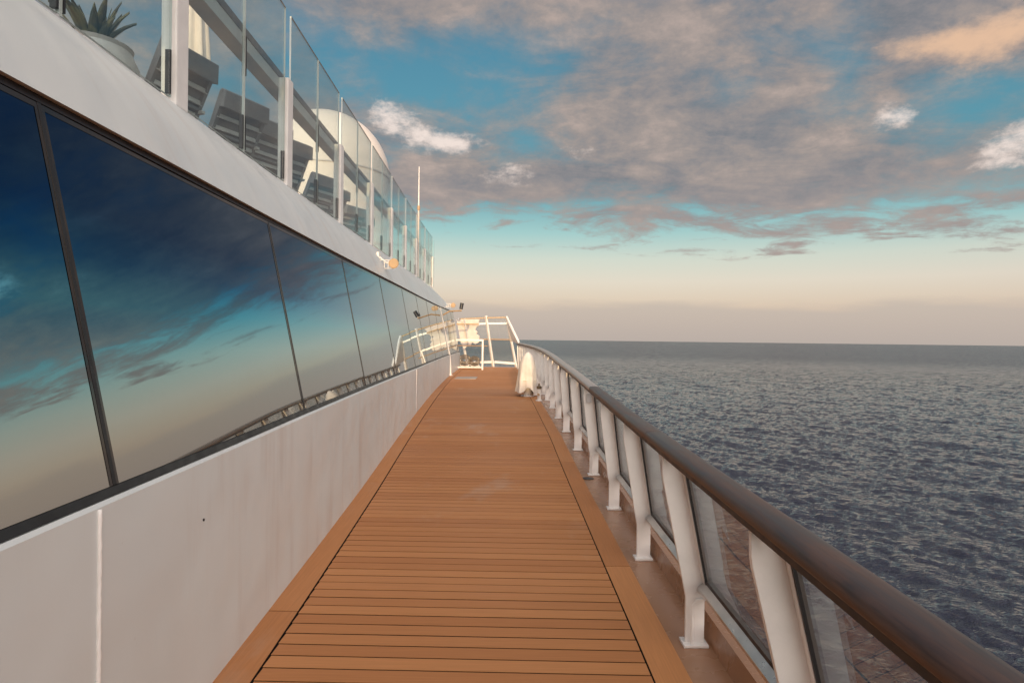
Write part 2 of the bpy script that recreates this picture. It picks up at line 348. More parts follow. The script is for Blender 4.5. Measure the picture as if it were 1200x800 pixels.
# ------------------------------------------------------------------ sea
SEA = -17.0
def make_sea():
    N = 512; L = 150.0; k1 = np.fft.fftfreq(N, 1 / N) * 2 * np.pi / L; kx, ky = np.meshgrid(k1, k1); k = np.hypot(kx, ky); k[0, 0] = 1
    wind = np.array([math.cos(R(205)), math.sin(R(205))]); Lp = .42
    ph = np.exp(-1 / (k * Lp) ** 2) / k ** 4 * ((kx * wind[0] + ky * wind[1]) / k) ** 2 * np.exp(-(k * .08) ** 2) + 2e-2 * np.exp(-1 / (k * Lp) ** 2) / k ** 4
    ph[0, 0] = 0
    hk = (rng.normal(size=(N, N)) + 1j * rng.normal(size=(N, N))) * np.sqrt(ph)
    swell = (rng.normal(size=(N, N)) + 1j * rng.normal(size=(N, N))) * np.sqrt(np.exp(-1 / (k * 2.4) ** 2) / k ** 4 * ((kx * wind[0] + ky * wind[1]) / k) ** 4); swell[0, 0] = 0
    hk = hk / np.fft.ifft2(hk).real.std() * .068 + swell / np.fft.ifft2(swell).real.std() * .085
    hgt = np.fft.ifft2(hk).real; sc = 1.0; hgt *= sc
    dxk = np.fft.ifft2(-1j * kx / k * hk).real * sc; dyk = np.fft.ifft2(-1j * ky / k * hk).real * sc
    r = [14.0]
    while r[-1] < 520: r.append(r[-1] + max(.30, r[-1] * .0046))
    while r[-1] < 70000: r.append(r[-1] * 1.16)
    r = np.array(r)
    th = np.concatenate([np.linspace(-15, 62, 800), np.linspace(62, 345, 120)[1:-1]])      # bearing from straight ahead, dense on the starboard bow
    th = np.radians(th); T, RR = np.meshgrid(th, r); X = RR * np.sin(T); Y = RR * np.cos(T)
    def samp(a):
        u = (X / L * N) % N; v = (Y / L * N) % N; i = u.astype(int); j = v.astype(int); fu = u - i; fv = v - j; i1 = (i + 1) % N; j1 = (j + 1) % N
        return a[j, i] * (1 - fu) * (1 - fv) + a[j, i1] * fu * (1 - fv) + a[j1, i] * (1 - fu) * fv + a[j1, i1] * fu * fv
    fade = np.clip((900 - RR) / 600, 0, 1)
    Z = samp(hgt) * fade; X2 = X + samp(dxk) * fade * 1.0; Y2 = Y + samp(dyk) * fade * 1.0
    nr, nt = X.shape
    V_ = np.stack([X2, Y2, Z + SEA], -1).reshape(-1, 3); V_ = np.vstack([V_, [[0, 0, SEA - .3]]])
    a = np.arange(nr - 1)[:, None] * nt; b = np.arange(nt)[None, :]; b1 = (b + 1) % nt
    Fq = np.stack([a + b, a + nt + b, a + nt + b1, a + b1], -1).reshape(-1, 4)
    me = bpy.data.meshes.new('sea'); me.vertices.add(len(V_)); me.vertices.foreach_set('co', V_.ravel().astype(np.float32))
    nq = len(Fq); me.loops.add(nq * 4); me.loops.foreach_set('vertex_index', Fq.ravel().astype(np.int32)); me.polygons.add(nq)
    me.polygons.foreach_set('loop_start', np.arange(0, nq * 4, 4, dtype=np.int32)); me.polygons.foreach_set('loop_total', np.full(nq, 4, np.int32))
    me.update(calc_edges=True); me.validate(); me.flip_normals(); me.polygons.foreach_set('use_smooth', [True] * nq)
    me.materials.append(M['sea_water']); o = bpy.data.objects.new('sea', me); C.objects.link(o); tag(o, kind='structure')
make_sea()

# ------------------------------------------------------------------ hull and deck
def hull():
    b = MB(); ys = ysteps(-30, 27.9, 1.5); L = []
    for y in ys:
        xo = XF(y) + .19; L.append([(xo, y, ZD(y) - .02), (xo - .1, y, -6), (xo - 1.2, y, SEA - 2), (-16, y, SEA - 2), (-16, y, ZD(y) - .02)])
    b.rings(L); tag(b.build('ship_hull', 'hull', smooth=30), kind='structure')
hull()
def deck():
    b = MB(); ys = ysteps(-6, YEND, .118)
    for z0 in (0,):
        b.rings([[(XW(y) - .05, y, ZD(y) - .0028), (XP(y) + .172, y, ZD(y) - .0028), (XP(y) + .172, y, ZD(y) - .05), (XW(y) - .05, y, ZD(y) - .05)] for y in ys])
    d = tag(b.build('deck', 'caulk', smooth=True), kind='structure')
    pitch = .118; y = -1.5; sk = -.017
    while y < YEND - .15:                      # cross planks
        q = MB(); ya, yb = y + .0062, y + pitch - .0062; xs0, xs1 = XL(y) + .004, XP(y) - .004
        dzp = random.uniform(-.0007, .0007); a0 = random.uniform(-.0008, .0008)
        p = []
        for z in (-.011, 0):
            for x, yy in ((xs0, ya), (xs1, ya), (xs1, yb), (xs0, yb)):
                p.append((x, yy + sk * (x + .3) + a0, ZD(yy) + z + dzp))
        q.hexa(p); q.build('plank', 'plank_wood', d); y += pitch
    def margin(xa, xb, cuts):
        for c0, c1 in zip(cuts[:-1], cuts[1:]):
            q = MB(); q.rings([[(xa(y), y, ZD(y) - .011), (xb(y), y, ZD(y) - .011), (xb(y), y, ZD(y)), (xa(y), y, ZD(y))] for y in ysteps(c0 + .005, c1 - .005, .3)])
            q.build('margin_board', 'margin_wood', d, smooth=True)
    margin(lambda y: XW(y) - .02, lambda y: XL(y) - .006, [-1.6, .55, 3.62, 6.7, 9.8, 12.9, 16, 19.2, 22.4, YEND])
    margin(lambda y: XP(y) + .006, lambda y: XP(y) + .175, [-1.6, 1.1, 4.4, 7.7, 11, 14.2, 17.5, 20.8, 24, YEND])
    w = MB(); ys = ysteps(-6, YEND, .3)
    w.rings([[(XP(y) + .176, y, ZD(y) - .012), (XF(y) + .10, y, ZD(y) - .012), (XF(y) + .10, y, ZD(y) - .003), (XP(y) + .176, y, ZD(y) - .003)] for y in ys])
    tag(w.build('waterway', 'coaming_brown', smooth=True), kind='structure')
    w = MB()
    w.rings([[(XF(y) + .075, y, ZD(y) - .02), (XF(y) + .20, y, ZD(y) - .02), (XF(y) + .20, y, ZD(y) + .11), (XF(y) + .10, y, ZD(y) + .11)] for y in ys])
    tag(w.build('coaming', 'coaming_brown', smooth=30), kind='structure')
deck()

# ------------------------------------------------------------------ deckhouse: bulwark, mirror windows, fascia
SILL = 1.02; LEAN = .295; YW = 25.8
ZT = lambda y: 2.29 + .0125 * y               # window head
ZU = lambda y: 2.93 + .019 * y                # upper deck edge
XU = lambda y: XW(y) - .75
YU = 22.9
def wing(y): return max(0.0, min(1.0, (y - 18.5) / (YW - 18.5))) # fascia rounds off towards the forward end
house = tag(empty('deckhouse', (XW(10), 10, ZD(10))), 'long white deckhouse wall with slanted blue mirror windows', 'deckhouse')
HI = Matrix.Translation(house.location).inverted()
def adopt(o, p, ):
    o.parent = p; o.matrix_parent_inverse = Matrix.Translation(p.location).inverted() if p.type == 'EMPTY' else Matrix.Identity(4); return o
cuts = [-6, 2.0, 5.9, 11.3, 16.2, 21.0, YW]
for c0, c1 in zip(cuts[:-1], cuts[1:]):
    b = MB(); e = .0002
    b.rings([[(XW(y), y, ZD(y) - .03), (XW(y), y, SILL - .012), (XW(y) - .012, y, SILL), (XW(y) - .12, y, SILL + .003), (XW(y) - .12, y, ZD(y) - .03)] for y in ysteps(c0 + e, c1 - e, .4)])
    adopt(b.build('bulwark_panel', 'white_paint', smooth=30), house)
for y in (2.0, 11.3):                          # raised weld beads
    b = MB(); pts = []; n = 60 if y < 3 else 14
    for i in range(n + 1):
        z = ZD(y) + .004 + (SILL - .02 - ZD(y)) * i / n; pts.append((XW(y) + .0035, y + random.uniform(-.0015, .0015), z))
    b.tube(pts, [random.uniform(.0060, .0078) for _ in pts] if y < 3 else [.005] * len(pts), 8)
    adopt(b.build('weld_bead', 'rail_white', smooth='all'), house)
b = MB(); b.tube([(XW(2.75) - .01, 2.75, .76), (XW(2.75) + .004, 2.75, .76)], .006, 8); adopt(b.build('vent_hole', 'black_rubber'), house)
b = MB(); ys = ysteps(-6, YW, .4)
b.rings([[(XW(y) - .012, y, SILL + .004), (XW(y) - .022, y, SILL + .030), (XW(y) - .10, y, SILL + .030), (XW(y) - .10, y, SILL + .004)] for y in ys]); adopt(b.build('sill_gasket', 'black_rubber', smooth=30), house)
def wp(y, t, off=0.0):                          # point on the leaning glass face, t 0..1 from sill to head
    z0, z1 = SILL + .031, ZT(y); z = z0 + (z1 - z0) * t
    return (XW(y) - .028 - (LEAN - .028) * t + off, y, z + off * .2)
mull = [-4.77, -2.47, -.17, 2.13, 4.43, 6.75, 9.08, 11.4, 13.7, 16.0, 18.3, 20.6, 22.6, 24.4, YW]
for y0, y1 in zip(mull[:-1], mull[1:]):
    b = MB(); e = .009; c = [[wp(y0 + e, 0), wp(y1 - e, 0)], [wp(y0 + e, 1), wp(y1 - e, 1)]]; n = 8
    P_ = lambda u, t: tuple((c[0][0][k] * (1 - u) + c[0][1][k] * u) * (1 - t) + (c[1][0][k] * (1 - u) + c[1][1][k] * u) * t for k in range(3))
    vs = [P_(i / n, j / n) for j in range(n + 1) for i in range(n + 1)]
    b.add(vs, [(j * (n + 1) + i, j * (n + 1) + i + 1, (j + 1) * (n + 1) + i + 1, (j + 1) * (n + 1) + i) for j in range(n) for i in range(n)])
    back = [(x - .02, y, z) for x, y, z in (vs[0], vs[n], vs[-1], vs[-n - 1])]
    b.add(back, [(0, 1, 2, 3)])
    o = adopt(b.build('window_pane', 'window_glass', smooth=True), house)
    # printed dark border round the pane edge, a hair proud of the glass
    if y0 < 14:
        f = MB(); w = .016
        def strip(u0, u1, t0, t1):
            q = [P_(u0, t0), P_(u1, t0), P_(u1, t1), P_(u0, t1)]; f.add([(x + .0015, y, z + .0004) for x, y, z in q], [(0, 1, 2, 3)])
        du = w / (y1 - y0); dt = w / 1.25
        strip(0, du, 0, 1); strip(1 - du, 1, 0, 1); strip(du, 1 - du, 1 - dt * 1.3, 1); 
        f.build('printed_border', 'frit', o).matrix_parent_inverse = o.matrix_world.inverted() if False else Matrix.Identity(4)
for y in mull[1:-1]:
    b = MB(); b.bar((wp(y, 0)[0] - .004, y, wp(y, 0)[2]), (wp(y, 1)[0] - .004, y, wp(y, 1)[2]), .018, .014); adopt(b.build('mullion_gasket', 'black_rubber'), house)
b = MB(); ys = ysteps(-6, YW, .4)
b.rings([[(wp(y, 1)[0] + .004, y, ZT(y) + .002), (wp(y, 1)[0] - .012, y, ZT(y) + .034), (wp(y, 1)[0] - .1, y, ZT(y) + .034), (wp(y, 1)[0] - .1, y, ZT(y) + .002)] for y in ys]); adopt(b.build('head_gasket', 'black_rubber', smooth=30), house)
def fpt(y, t):                                  # fascia face, bulging slightly outward
    x0, z0 = wp(y, 1)[0] + .010, ZT(y) + .036; k = 1 - wing(y) ** 2.2
    x1, z1 = x0 - (x0 - XU(y)) * max(k, .12), z0 + (ZU(y) - z0) * max(k, .10)
    bul = math.sin(math.pi * t) * .055 * max(k, .2)
    return (x0 + (x1 - x0) * t + bul * .75, y, z0 + (z1 - z0) * t + bul * .65)
b = MB(); ys = ysteps(-6, YW, .35); L = []
for y in ys:
    pr = [fpt(y, i / 10) for i in range(11)]; xe, _, ze = pr[-1]
    pr += [(xe - .03, y, ze + .012), (xe - .09, y, ze + .004), (xe - .25, y, ze - .02), (pr[0][0] - .30, y, pr[0][2] - .001), (pr[0][0] - .01, y, pr[0][2] - .001)]
    L.append(pr)
b.rings(L); adopt(b.build('fascia', 'white_paint', smooth=50), house)
b = MB(); b.box((-9, YW - 2.6, ZD(YW)), (XW(YW) - .3, YW - .02, 2.5)); b.rings([[(XW(y) - .42, y, 0), (XW(y) - .42, y, 2.28 + .012 * y), (-9, y, 2.28), (-9, y, 0)] for y in ysteps(-6, YW - 2.62, 2)]); adopt(b.build('inner_wall', 'white_paint'), house)
# faint seam on the fascia near the corner of the picture
b = MB(); b.tube([fpt(1.95, t) for t in (.02, .25, .5, .75, .98)], .006, 6); adopt(b.build('weld_bead', 'rail_white', smooth='all'), house)

# upper deck floor
b = MB(); L = [[(XU(y) - .1, y, ZU(y) - .03), (-12, y, ZU(y) - .03), (-12, y, ZU(y) - .2), (XU(y) - .1, y, ZU(y) - .2)] for y in ysteps(-6, YU, 1)]
b.rings(L); tag(b.build('upper_deck', 'upper_floor'), kind='structure')

# out-of-view block added on the upper deck to shade its near end
ah = tag(empty('upper_shade_block', (-6, -8, ZU(-3))), 'white block added out of view aft to shade the upper deck', 'deckhouse')
b = MB(); b.box((-12, -19, 2.7), (-1.95, -2.6, 4.9)); adopt(b.build('wall', 'white_paint', bevel=.03), ah)
b = MB(); b.box((-12.2, -19, 4.9), (-1.85, -2.5, 5.02)); adopt(b.build('block_top', 'white_paint', bevel=.02), ah)

# bulkhead added out of view aft, sized to shade the near deck
b = MB(); b.box((-12, -22, -.02), (7, -19.2, 3.42)); tag(b.build('aft_shade_block', 'white_paint', bevel=.03), 'white bulkhead added out of view aft to shade the deck', 'blocker')

# ------------------------------------------------------------------ glass balustrade on the upper deck
bal = tag(empty('glass_balustrade', (XU(10), 10, ZU(10))), 'tall clear glass balustrade with white posts on the upper deck edge', 'balustrade')
GH = 1.69; MH = .93; j0 = 1.78; joints = [j0 + 1.13 * i for i in range(-3, 19)]
def pane(name, parent, p, th, mats=('screen_glass', 'glass_edge')):   # p: four corners (bottom a,b, top b,a)
    p = [Vector(q) for q in p]; nrm = (p[1] - p[0]).cross(p[3] - p[0]).normalized() * th / 2
    v = [q + nrm for q in p] + [q - nrm for q in p]; b = MB()
    b.add(v, [(0, 1, 2, 3), (7, 6, 5, 4)], 0); b.add(v, [(0, 4, 5, 1), (1, 5, 6, 2), (2, 6, 7, 3), (3, 7, 4, 0)], 1)
    return adopt(b.build(name, list(mats)), parent)
for i, (y0, y1) in enumerate(zip(joints[:-1], joints[1:])):
    if y0 > YU - .4: break
    y1 = min(y1, YU); a = .088 if i % 2 == 1 else .012; c_ = .088 if i % 2 == 0 else .012
    A, B = y0 + a, y1 - c_
    pane('glass_pane', bal, [(XU(A), A, ZU(A) + .012), (XU(B), B, ZU(B) + .012), (XU(B), B, ZU(B) + GH), (XU(A), A, ZU(A) + GH)], .016, ('balustrade_glass', 'glass_edge'))
    for yy in (A + .012, B - .012):
        for h0, h1 in ((.03, .30), (MH - .30, MH + .02)):
            if yy == B - .012 and h0 > .1: continue
            b = MB(); b.box((XU(yy) - .022, yy - .008, ZU(yy) + h0), (XU(yy) + .011, yy + .008, ZU(yy) + h1)); adopt(b.build('clamp', 'black_rubber', bevel=.003), bal)
ybeam = []
for i, y in enumerate(joints):
    if i % 2 == 1 and y < YU:
        yy = y; b = MB(); x = XU(yy) - .012; z0 = ZU(yy) - .03; z1 = ZU(yy) + MH + .09
        b.box((x - .05, yy - .072, z0), (x + .050, yy + .072, z1)); adopt(b.build('post', 'rail_white', bevel=.012), bal)
b = MB(); ys = ysteps(joints[0], YU - .1, .6)
b.rings([[(XU(y) - .20, y, ZU(y) + MH - .008), (XU(y) - .065, y, ZU(y) + MH - .008), (XU(y) - .065, y, ZU(y) + MH + .10), (XU(y) - .20, y, ZU(y) + MH + .10)] for y in ys]); adopt(b.build('handrail_beam', 'beam_grey', smooth=30), bal)
b = MB(); b.rings([[(XU(y) - .205, y, ZU(y) + MH + .101), (XU(y) - .058, y, ZU(y) + MH + .101), (XU(y) - .058, y, ZU(y) + MH + .165), (XU(y) - .205, y, ZU(y) + MH + .165)] for y in ys]); adopt(b.build('cap_rail', 'cap_slate', smooth=30), bal)
pane('glass_pane', bal, [(XU(YU) - .02, YU + .02, ZU(YU) + .05), (XU(YU) - 2.4, YU + .5, ZU(YU) + .05), (XU(YU) - 2.4, YU + .5, ZU(YU) + GH), (XU(YU) - .02, YU + .02, ZU(YU) + GH)], .016, ('balustrade_glass', 'glass_edge'))

# ------------------------------------------------------------------ things on the upper deck
def make_lounger():
    r = empty('sun_lounger'); hb = 1.02
    for x in (-.30, .30):
        for y, top in ((-.12, .36), (.95, .36)):
            b = MB(); b.bar((x, y, 0), (x, y, top), .045); b.build('leg', 'lounger_frame', r)
    b = MB()
    for x in (-.31, .31): b.bar((x, -.2, .38), (x, 1.1, .38), .045, .05)
    b.bar((-.31, 1.1, .38), (.31, 1.1, .38), .045, .05); b.build('seat_frame', 'lounger_frame', r)
    for k in range(6):
        b = MB(); b.box((-.29, -.05 + k * .18, .395), (.29, .08 + k * .18, .415)); b.build('seat_slat', 'lounger_frame', r)
    b = MB()
    for x in (-.32, .32): b.bar((x, -.02, .40), (x, -.34, hb), .04, .04)
    b.bar((-.32, -.34, hb), (.32, -.34, hb), .04, .04); b.bar((-.32, -.15, .64), (.32, -.15, .64), .035, .03); b.build('back_frame', 'lounger_fabric', r)
    b = MB(); b.hexa([(-.34, -.0, .42), (.34, -.0, .42), (.34, .02, .43), (-.34, .02, .43), (-.34, -.345, hb + .05), (.34, -.345, hb + .05), (.34, -.31, hb + .07), (-.34, -.31, hb + .07)])
    b.hexa([(-.345, -.372, hb - .14), (.345, -.372, hb - .14), (.345, -.29, hb - .12), (-.345, -.29, hb - .12), (-.33, -.392, hb + .045), (.33, -.392, hb + .045), (.33, -.32, hb + .085), (-.33, -.32, hb + .085)])
    bk = b.build('backrest', 'lounger_fabric', r, bevel=.012)
    for k in range(4):
        b = MB(); b.bar((-.33, -.055 - k * .062, .47 + k * .115), (.33, -.055 - k * .062, .47 + k * .115), .018, .045); b.build('back_slat', 'lounger_frame', bk)
    b = MB()
    for x in (-.33, .33): b.bar((x, -.2, .62), (x, .30, .60), .05, .03); b.bar((x, .30, .60), (x, .30, .36), .035)
    b.build('armrest', 'lounger_frame', r)
    return r
lproto = make_lounger(); spots = [(-3.05, 5.55, 74), (-3.05, 6.75, 66), (-3.05, 7.5, 66), (-3.05, 8.25, 66), (-3.1, 9.8, 66), (-3.15, 10.6, 64), (-3.25, 12.3, 66), (-3.3, 13.2, 66)]
llab = ['grey fabric sun lounger beside the round planter with spiky leaves', 'grey sun lounger next to the closed cream parasol', 'second grey sun lounger from the closed cream parasol', 'third grey sun lounger from the closed cream parasol'] + ['grey sun lounger in front of the satellite dome behind the balustrade'] * 4
for i, (x, y, a) in enumerate(spots):
    o = lproto if i == 0 else copy_tree(lproto)
    o.scale = (.86, .86, .9 if i < 4 else .82); o.location = (x, y, ZU(y) - .03); o.rotation_euler = (0, 0, R(a + random.uniform(-4, 4))); tag(o, llab[i], 'sun lounger', 'sun loungers on the upper deck')
# planter and agave
px, py = -3.36, 5.1; pz = ZU(py) - .03
b = MB(); b.lathe([(.20, 0), (.24, .02), (.33, .25), (.375, .5), (.36, .72), (.30, .84), (.315, .87), (.29, .87), (.27, .80)], n=32)
o = tag(b.build('planter', 'planter', smooth=40), 'round pale grey planter bowl holding a spiky plant', 'planter'); o.location = (px, py, pz); o.scale = (.9, .9, .97)
ag = tag(empty('agave_plant', (px, py, pz + .80)), 'spiky dark green agave plant growing in the round planter', 'plant')
for k in range(22):
    a = k * 2.4 + random.uniform(-.3, .3); ln = random.uniform(.26, .46); tilt = random.uniform(.15, .95); L = []
    for t in [0, .25, .5, .75, .93, 1]:
        w = .038 * math.sin(math.pi * (.22 + .78 * t)) + .001; r = .05 + ln * t * math.sin(tilt * (.7 + .5 * t)); z = ln * t * math.cos(tilt * (.7 + .5 * t)); ca_, sa = math.cos(a), math.sin(a)
        L.append([(r * ca_ - w * sa, r * sa + w * ca_, z + .012), (r * ca_, r * sa, z), (r * ca_ + w * sa, r * sa - w * ca_, z + .012), (r * ca_, r * sa, z - .008)])
    q = MB(); q.rings(L); q.build('leaf', 'agave_leaf', ag, smooth='all')
# closed parasol
cx, cy = -3.15, 6.3; cz = ZU(cy) - .03; par = tag(empty('closed_parasol', (cx, cy, cz)), 'closed cream parasol standing behind the glass balustrade', 'parasol')
L = []
for z, r in ((1.02, .10), (1.06, .125), (1.25, .12), (1.6, .10), (2.0, .065), (2.25, .025)):
    L.append([((r * (1 + .22 * math.sin(7 * t))) * math.cos(t), (r * (1 + .22 * math.sin(7 * t))) * math.sin(t), z) for t in [2 * math.pi * i / 42 for i in range(42)]])
q = MB(); q.rings(L); q.build('canopy', 'parasol', par, smooth='all')
q = MB(); q.tube([(0, 0, 0), (0, 0, 1.05)], .022, 10); q.build('pole', 'lounger_frame', par, smooth=True)
q = MB(); q.lathe([(.26, 0), (.26, .05), (.06, .07), (.05, .25)], n=20); q.build('base', 'dark_metal', par, smooth=30)
# radome
rx, ry = -6.25, 21.2; rz_ = ZU(ry) - .03; dome = tag(empty('radome', (rx, ry, rz_)), 'big cream satellite dome rising above the upper deck', 'satellite dome')
q = MB(); q.lathe([(2.1 * math.cos(t), 3.57 + 2.1 * math.sin(t)) for t in [math.pi / 2 * i / 14 for i in range(14)]] + [(.01, 5.67)], n=48); q.build('shell', 'radome', dome, smooth=60)
q = MB(); q.lathe([(2.02, 0), (2.08, 3.53)], n=48); q.build('skirt', 'radome', dome, smooth=60)
q = MB(); q.lathe([(2.07, 3.525), (2.112, 3.53), (2.112, 3.57), (2.07, 3.57)], n=48); q.build('seam_ring', 'beam_grey', dome, smooth=30)
# whip antenna by the balustrade
y = 18.0; x = XU(y) + .02; z = ZU(y); an = tag(empty('whip_antenna', (x, y, z)), 'thin cream whip antenna clamped to the glass balustrade', 'antenna')
q = MB(); q.tube([(0, 0, .02), (0, 0, 1.95)], .024, 10); q.build('tube', 'parasol', an, smooth=True)
q = MB(); q.tube([(0, 0, 1.95), (0, 0, 3.1)], [.02, .012], 8); q.build('whip', 'rail_white', an, smooth=True)
q = MB(); q.tube([(0, 0, 1.88), (0, 0, 2.0)], .04, 10); q.build('collar', 'lamp_cream', an, smooth=30)

# ------------------------------------------------------------------ round floodlights on the fascia
def floodlight(p, foot, rad, label):
    o = tag(empty('floodlight', p), label, 'lamp', 'round floodlights on the fascia'); d = Vector(foot) - Vector(p)
    q = MB(); q.tube([(0, .02, 0), (0, .075, 0)], [rad, rad * .8], 24); q.build('housing', 'lamp_cream', o, smooth=40)
    q = MB(); q.tube([(0, .02, 0), (0, .012, 0)], [rad * .93, rad * .88], 24); q.build('lens', 'lamp_cream', o, smooth=40)
    q = MB(); q.tube([(0, .06, 0), (d.x * .5, d.y * .5 + .05, d.z * .2), tuple(d)], .014, 8); q.build('bracket', 'rail_white', o, smooth=True)
    q = MB(); q.box((d.x - .015, d.y - .08, d.z - .08), (d.x + .02, d.y + .08, d.z + .06)); q.build('mounting_plate', 'rail_white', o, bevel=.004)
    q = MB()
    for k in range(3): q.bar((-.10 - .06 * k, .10, -.07), (-.10 - .06 * k, .10, .06), .008)
    q.bar((-.26, .10, .06), (-.02, .10, .06), .008); q.bar((-.26, .10, -.07), (-.02, .10, -.07), .008); q.build('guard', 'rail_white', o)
d = pix(461, 308.5); t = 9.9 / d.y; p = Vector((0, 0, EYE)) + d * t
floodlight(p, fpt(10.1, .52), .078, 'round cream floodlight on the fascia above the middle windows')
d = pix(531, 357.5); t = 22.3 / d.y; p = Vector((0, 0, EYE)) + d * t
floodlight(p, (p.x - .35, 22.6, p.z - .05), .085, 'round cream floodlight by the forward end of the fascia')

# ------------------------------------------------------------------ starboard railing
rail = tag(empty('deck_railing', (XF(10), 10, ZD(10))), 'white railing with glass panes and brown wooden handrail along the deck', 'railing')
ZR = lambda y: ZD(y) + 1.012                   # handrail centre
pitch = 1.272; posts = [-1.80 + pitch * i for i in range(23)]; posts = [y for y in posts if y < 26.9]
def post_prof(y):
    xf, xr = XF(y), XR(y); z0 = ZD(y); w = .048; zk = .27; zt = 1.012 - .028; x1 = xr + .03; s = (x1 - xf) / (zt - zk)
    cx_ = lambda z: xf + max(0, z - zk) * s
    inner = [(xf - w, .0), (xf - w, zk - .03), (xf - w - .012, zk + .03), (cx_(.84) - w - .012, .84), (cx_(.87) - w - .010, .875), (cx_(zt) - w + .014, zt)]
    outer = [(cx_(zt) + w, zt), (cx_(.6) + w, .6), (xf + w, zk), (xf + w, .0)]
    return [(x, z0 + z) for x, z in inner + outer], cx_, w
for i, y in enumerate(posts):
    pr, cx_, w = post_prof(y); T = .011
    b = MB(); b.rings([[(x, y - T, z) for x, z in pr], [(x, y + T, z) for x, z in pr]])
    pl = adopt(b.build('post', 'rail_white', bevel=.0015, segs=1), rail)
    # flange along the outer edge of the plate
    z0 = ZD(y); b = MB(); e = [(cx_(z) + w + .004, z0 + z) for z in (.27, .6, .984)]
    L = [[(x - .005, y - .045, z), (x + .005, y - .045, z), (x + .005, y + .035, z), (x - .005, y + .035, z)] for x, z in e]
    b.rings(L); b.build('flange', 'rail_white', pl)
    b = MB(); b.box((XF(y) - .065, y - .05, z0 - .002), (XF(y) + .062, y + .05, z0 + .012)); b.build('base_plate', 'rail_white', pl, bevel=.003)
    if i % 3 == 1:
        b = MB(); b.tube([(XF(y) - .02, y - .03, z0 + .012), (XF(y) - .02, y - .03, z0 + .20), (XF(y) + .0, y - .03, z0 + .235), (XF(y) + .05, y - .03, z0 + .24)], .008, 6); b.build('cable_conduit', 'rail_white', pl, smooth=True)
def gx(y, z):                                   # glass line outside the posts
    xf, xr = XF(y), XR(y); s = (xr + .03 - xf) / (.984 - .27); return xf + (z - .27) * s + .062
for y0, y1 in zip(posts[:-1], posts[1:]):
    A, B = y0 + .040, y1 - .040; zb, zt = .325, .978
    pane('glass_pane', rail, [(gx(A, zb), A, ZD(A) + zb), (gx(B, zb), B, ZD(B) + zb), (gx(B, zt), B, ZD(B) + zt), (gx(A, zt), A, ZD(A) + zt)], .012, ('screen_glass', 'black_rubber'))
    for yy, sgn in ((A, 1), (B, -1)):
        b = MB(); a_ = yy - sgn * .014; c_ = yy + sgn * .016; L = []
        for z in (zb - .02, .98): L.append([(gx(yy, z) - .012, a_, ZD(yy) + z), (gx(yy, z) - .012, c_, ZD(yy) + z), (gx(yy, z) + .012, c_, ZD(yy) + z), (gx(yy, z) + .012, a_, ZD(yy) + z)])
        b.rings(L); adopt(b.build('glass_gasket', 'black_rubber'), rail)
    b = MB(); n = 3; L = []
    for k in range(n + 1):
        y = y0 + .013 + (y1 - y0 - .026) * k / n; x = gx(y, .29); z = ZD(y); L.append([(x - .048, y, z + .282), (x + .030, y, z + .282), (x + .030, y, z + .318), (x - .016, y, z + .322), (x - .048, y, z + .297)])
    b.rings(L); adopt(b.build('bottom_channel', 'aluminium'), rail)
    b = MB(); L = []
    for k in range(n + 1):
        y = y0 + .013 + (y1 - y0 - .026) * k / n; x = gx(y, .31); z = ZD(y); L.append([(x - .014, y, z + .3255), (x + .014, y, z + .3255), (x + .014, y, z + .345), (x - .014, y, z + .345)])
    b.rings(L); adopt(b.build('bottom_gasket', 'black_rubber'), rail)
for c0, c1, mt in ((-2.4, .6, 'rail_wood'), (.6, 3.62, 'rail_wood'), (3.62, 6.55, 'rail_wood'), (6.55, 9.4, 'rail_glare'), (9.4, 13.2, 'rail_glare'), (13.2, 17.4, 'rail_glare'), (17.4, 22, 'rail_glare'), (22, 26.9, 'rail_glare')):
    b = MB(); L = []
    for y in ysteps(c0 + .0025, c1 - .0025, .18):
        q = []
        for k in range(28):
            t = 2 * math.pi * k / 28; cx_, sz_ = math.cos(t), math.sin(t)
            x = math.copysign(abs(cx_) ** .55, cx_) * .056; z = math.copysign(abs(sz_) ** .72, sz_) * (.031 if sz_ > 0 else .023)
            q.append((XR(y) + .022 + x, y, ZR(y) + z))
        L.append(q)
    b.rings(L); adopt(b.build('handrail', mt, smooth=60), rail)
b = MB(); b.rings([[(XR(y) - .022, y, ZR(y) - .040), (XR(y) + .066, y, ZR(y) - .040), (XR(y) + .066, y, ZR(y) - .018), (XR(y) - .022, y, ZR(y) - .018)] for y in ysteps(-2.4, 26.9, .3)]); adopt(b.build('handrail_underplate', 'black_rubber', smooth=30), rail)
y = posts[7]; b = MB(); b.box((XR(y) + .015, y - .03, ZD(y) + .80), (XR(y) + .07, y - .013, ZD(y) + .90)); adopt(b.build('small_plate', 'beam_grey', bevel=.004), rail)

# deck drain, hatch plates
y = 6.95; b = MB(); b.lathe([(.001, .0), (.060, .0), (.060, .006), (.048, .004), (.001, .003)], n=20); o = tag(b.build('deck_drain', 'dark_metal', smooth=40), 'round dark drain set in the brown waterway beside the posts', 'drain'); o.location = (XP(y) + .235, y, ZD(y) - .004)
y = 19.9; hp = tag(empty('deck_hatch', (-1.42, y, ZD(y))), 'pale flush hatch plates in the deck near the gate', 'hatch')
for k, (x0, x1) in enumerate(((-.32, -.09), (-.08, .05), (.06, .34))):
    q = MB(); q.box((x0, -.55, -.004), (x1, .55, .004 + .002 * k)); q.build('plate', 'hatch', hp, bevel=.002)

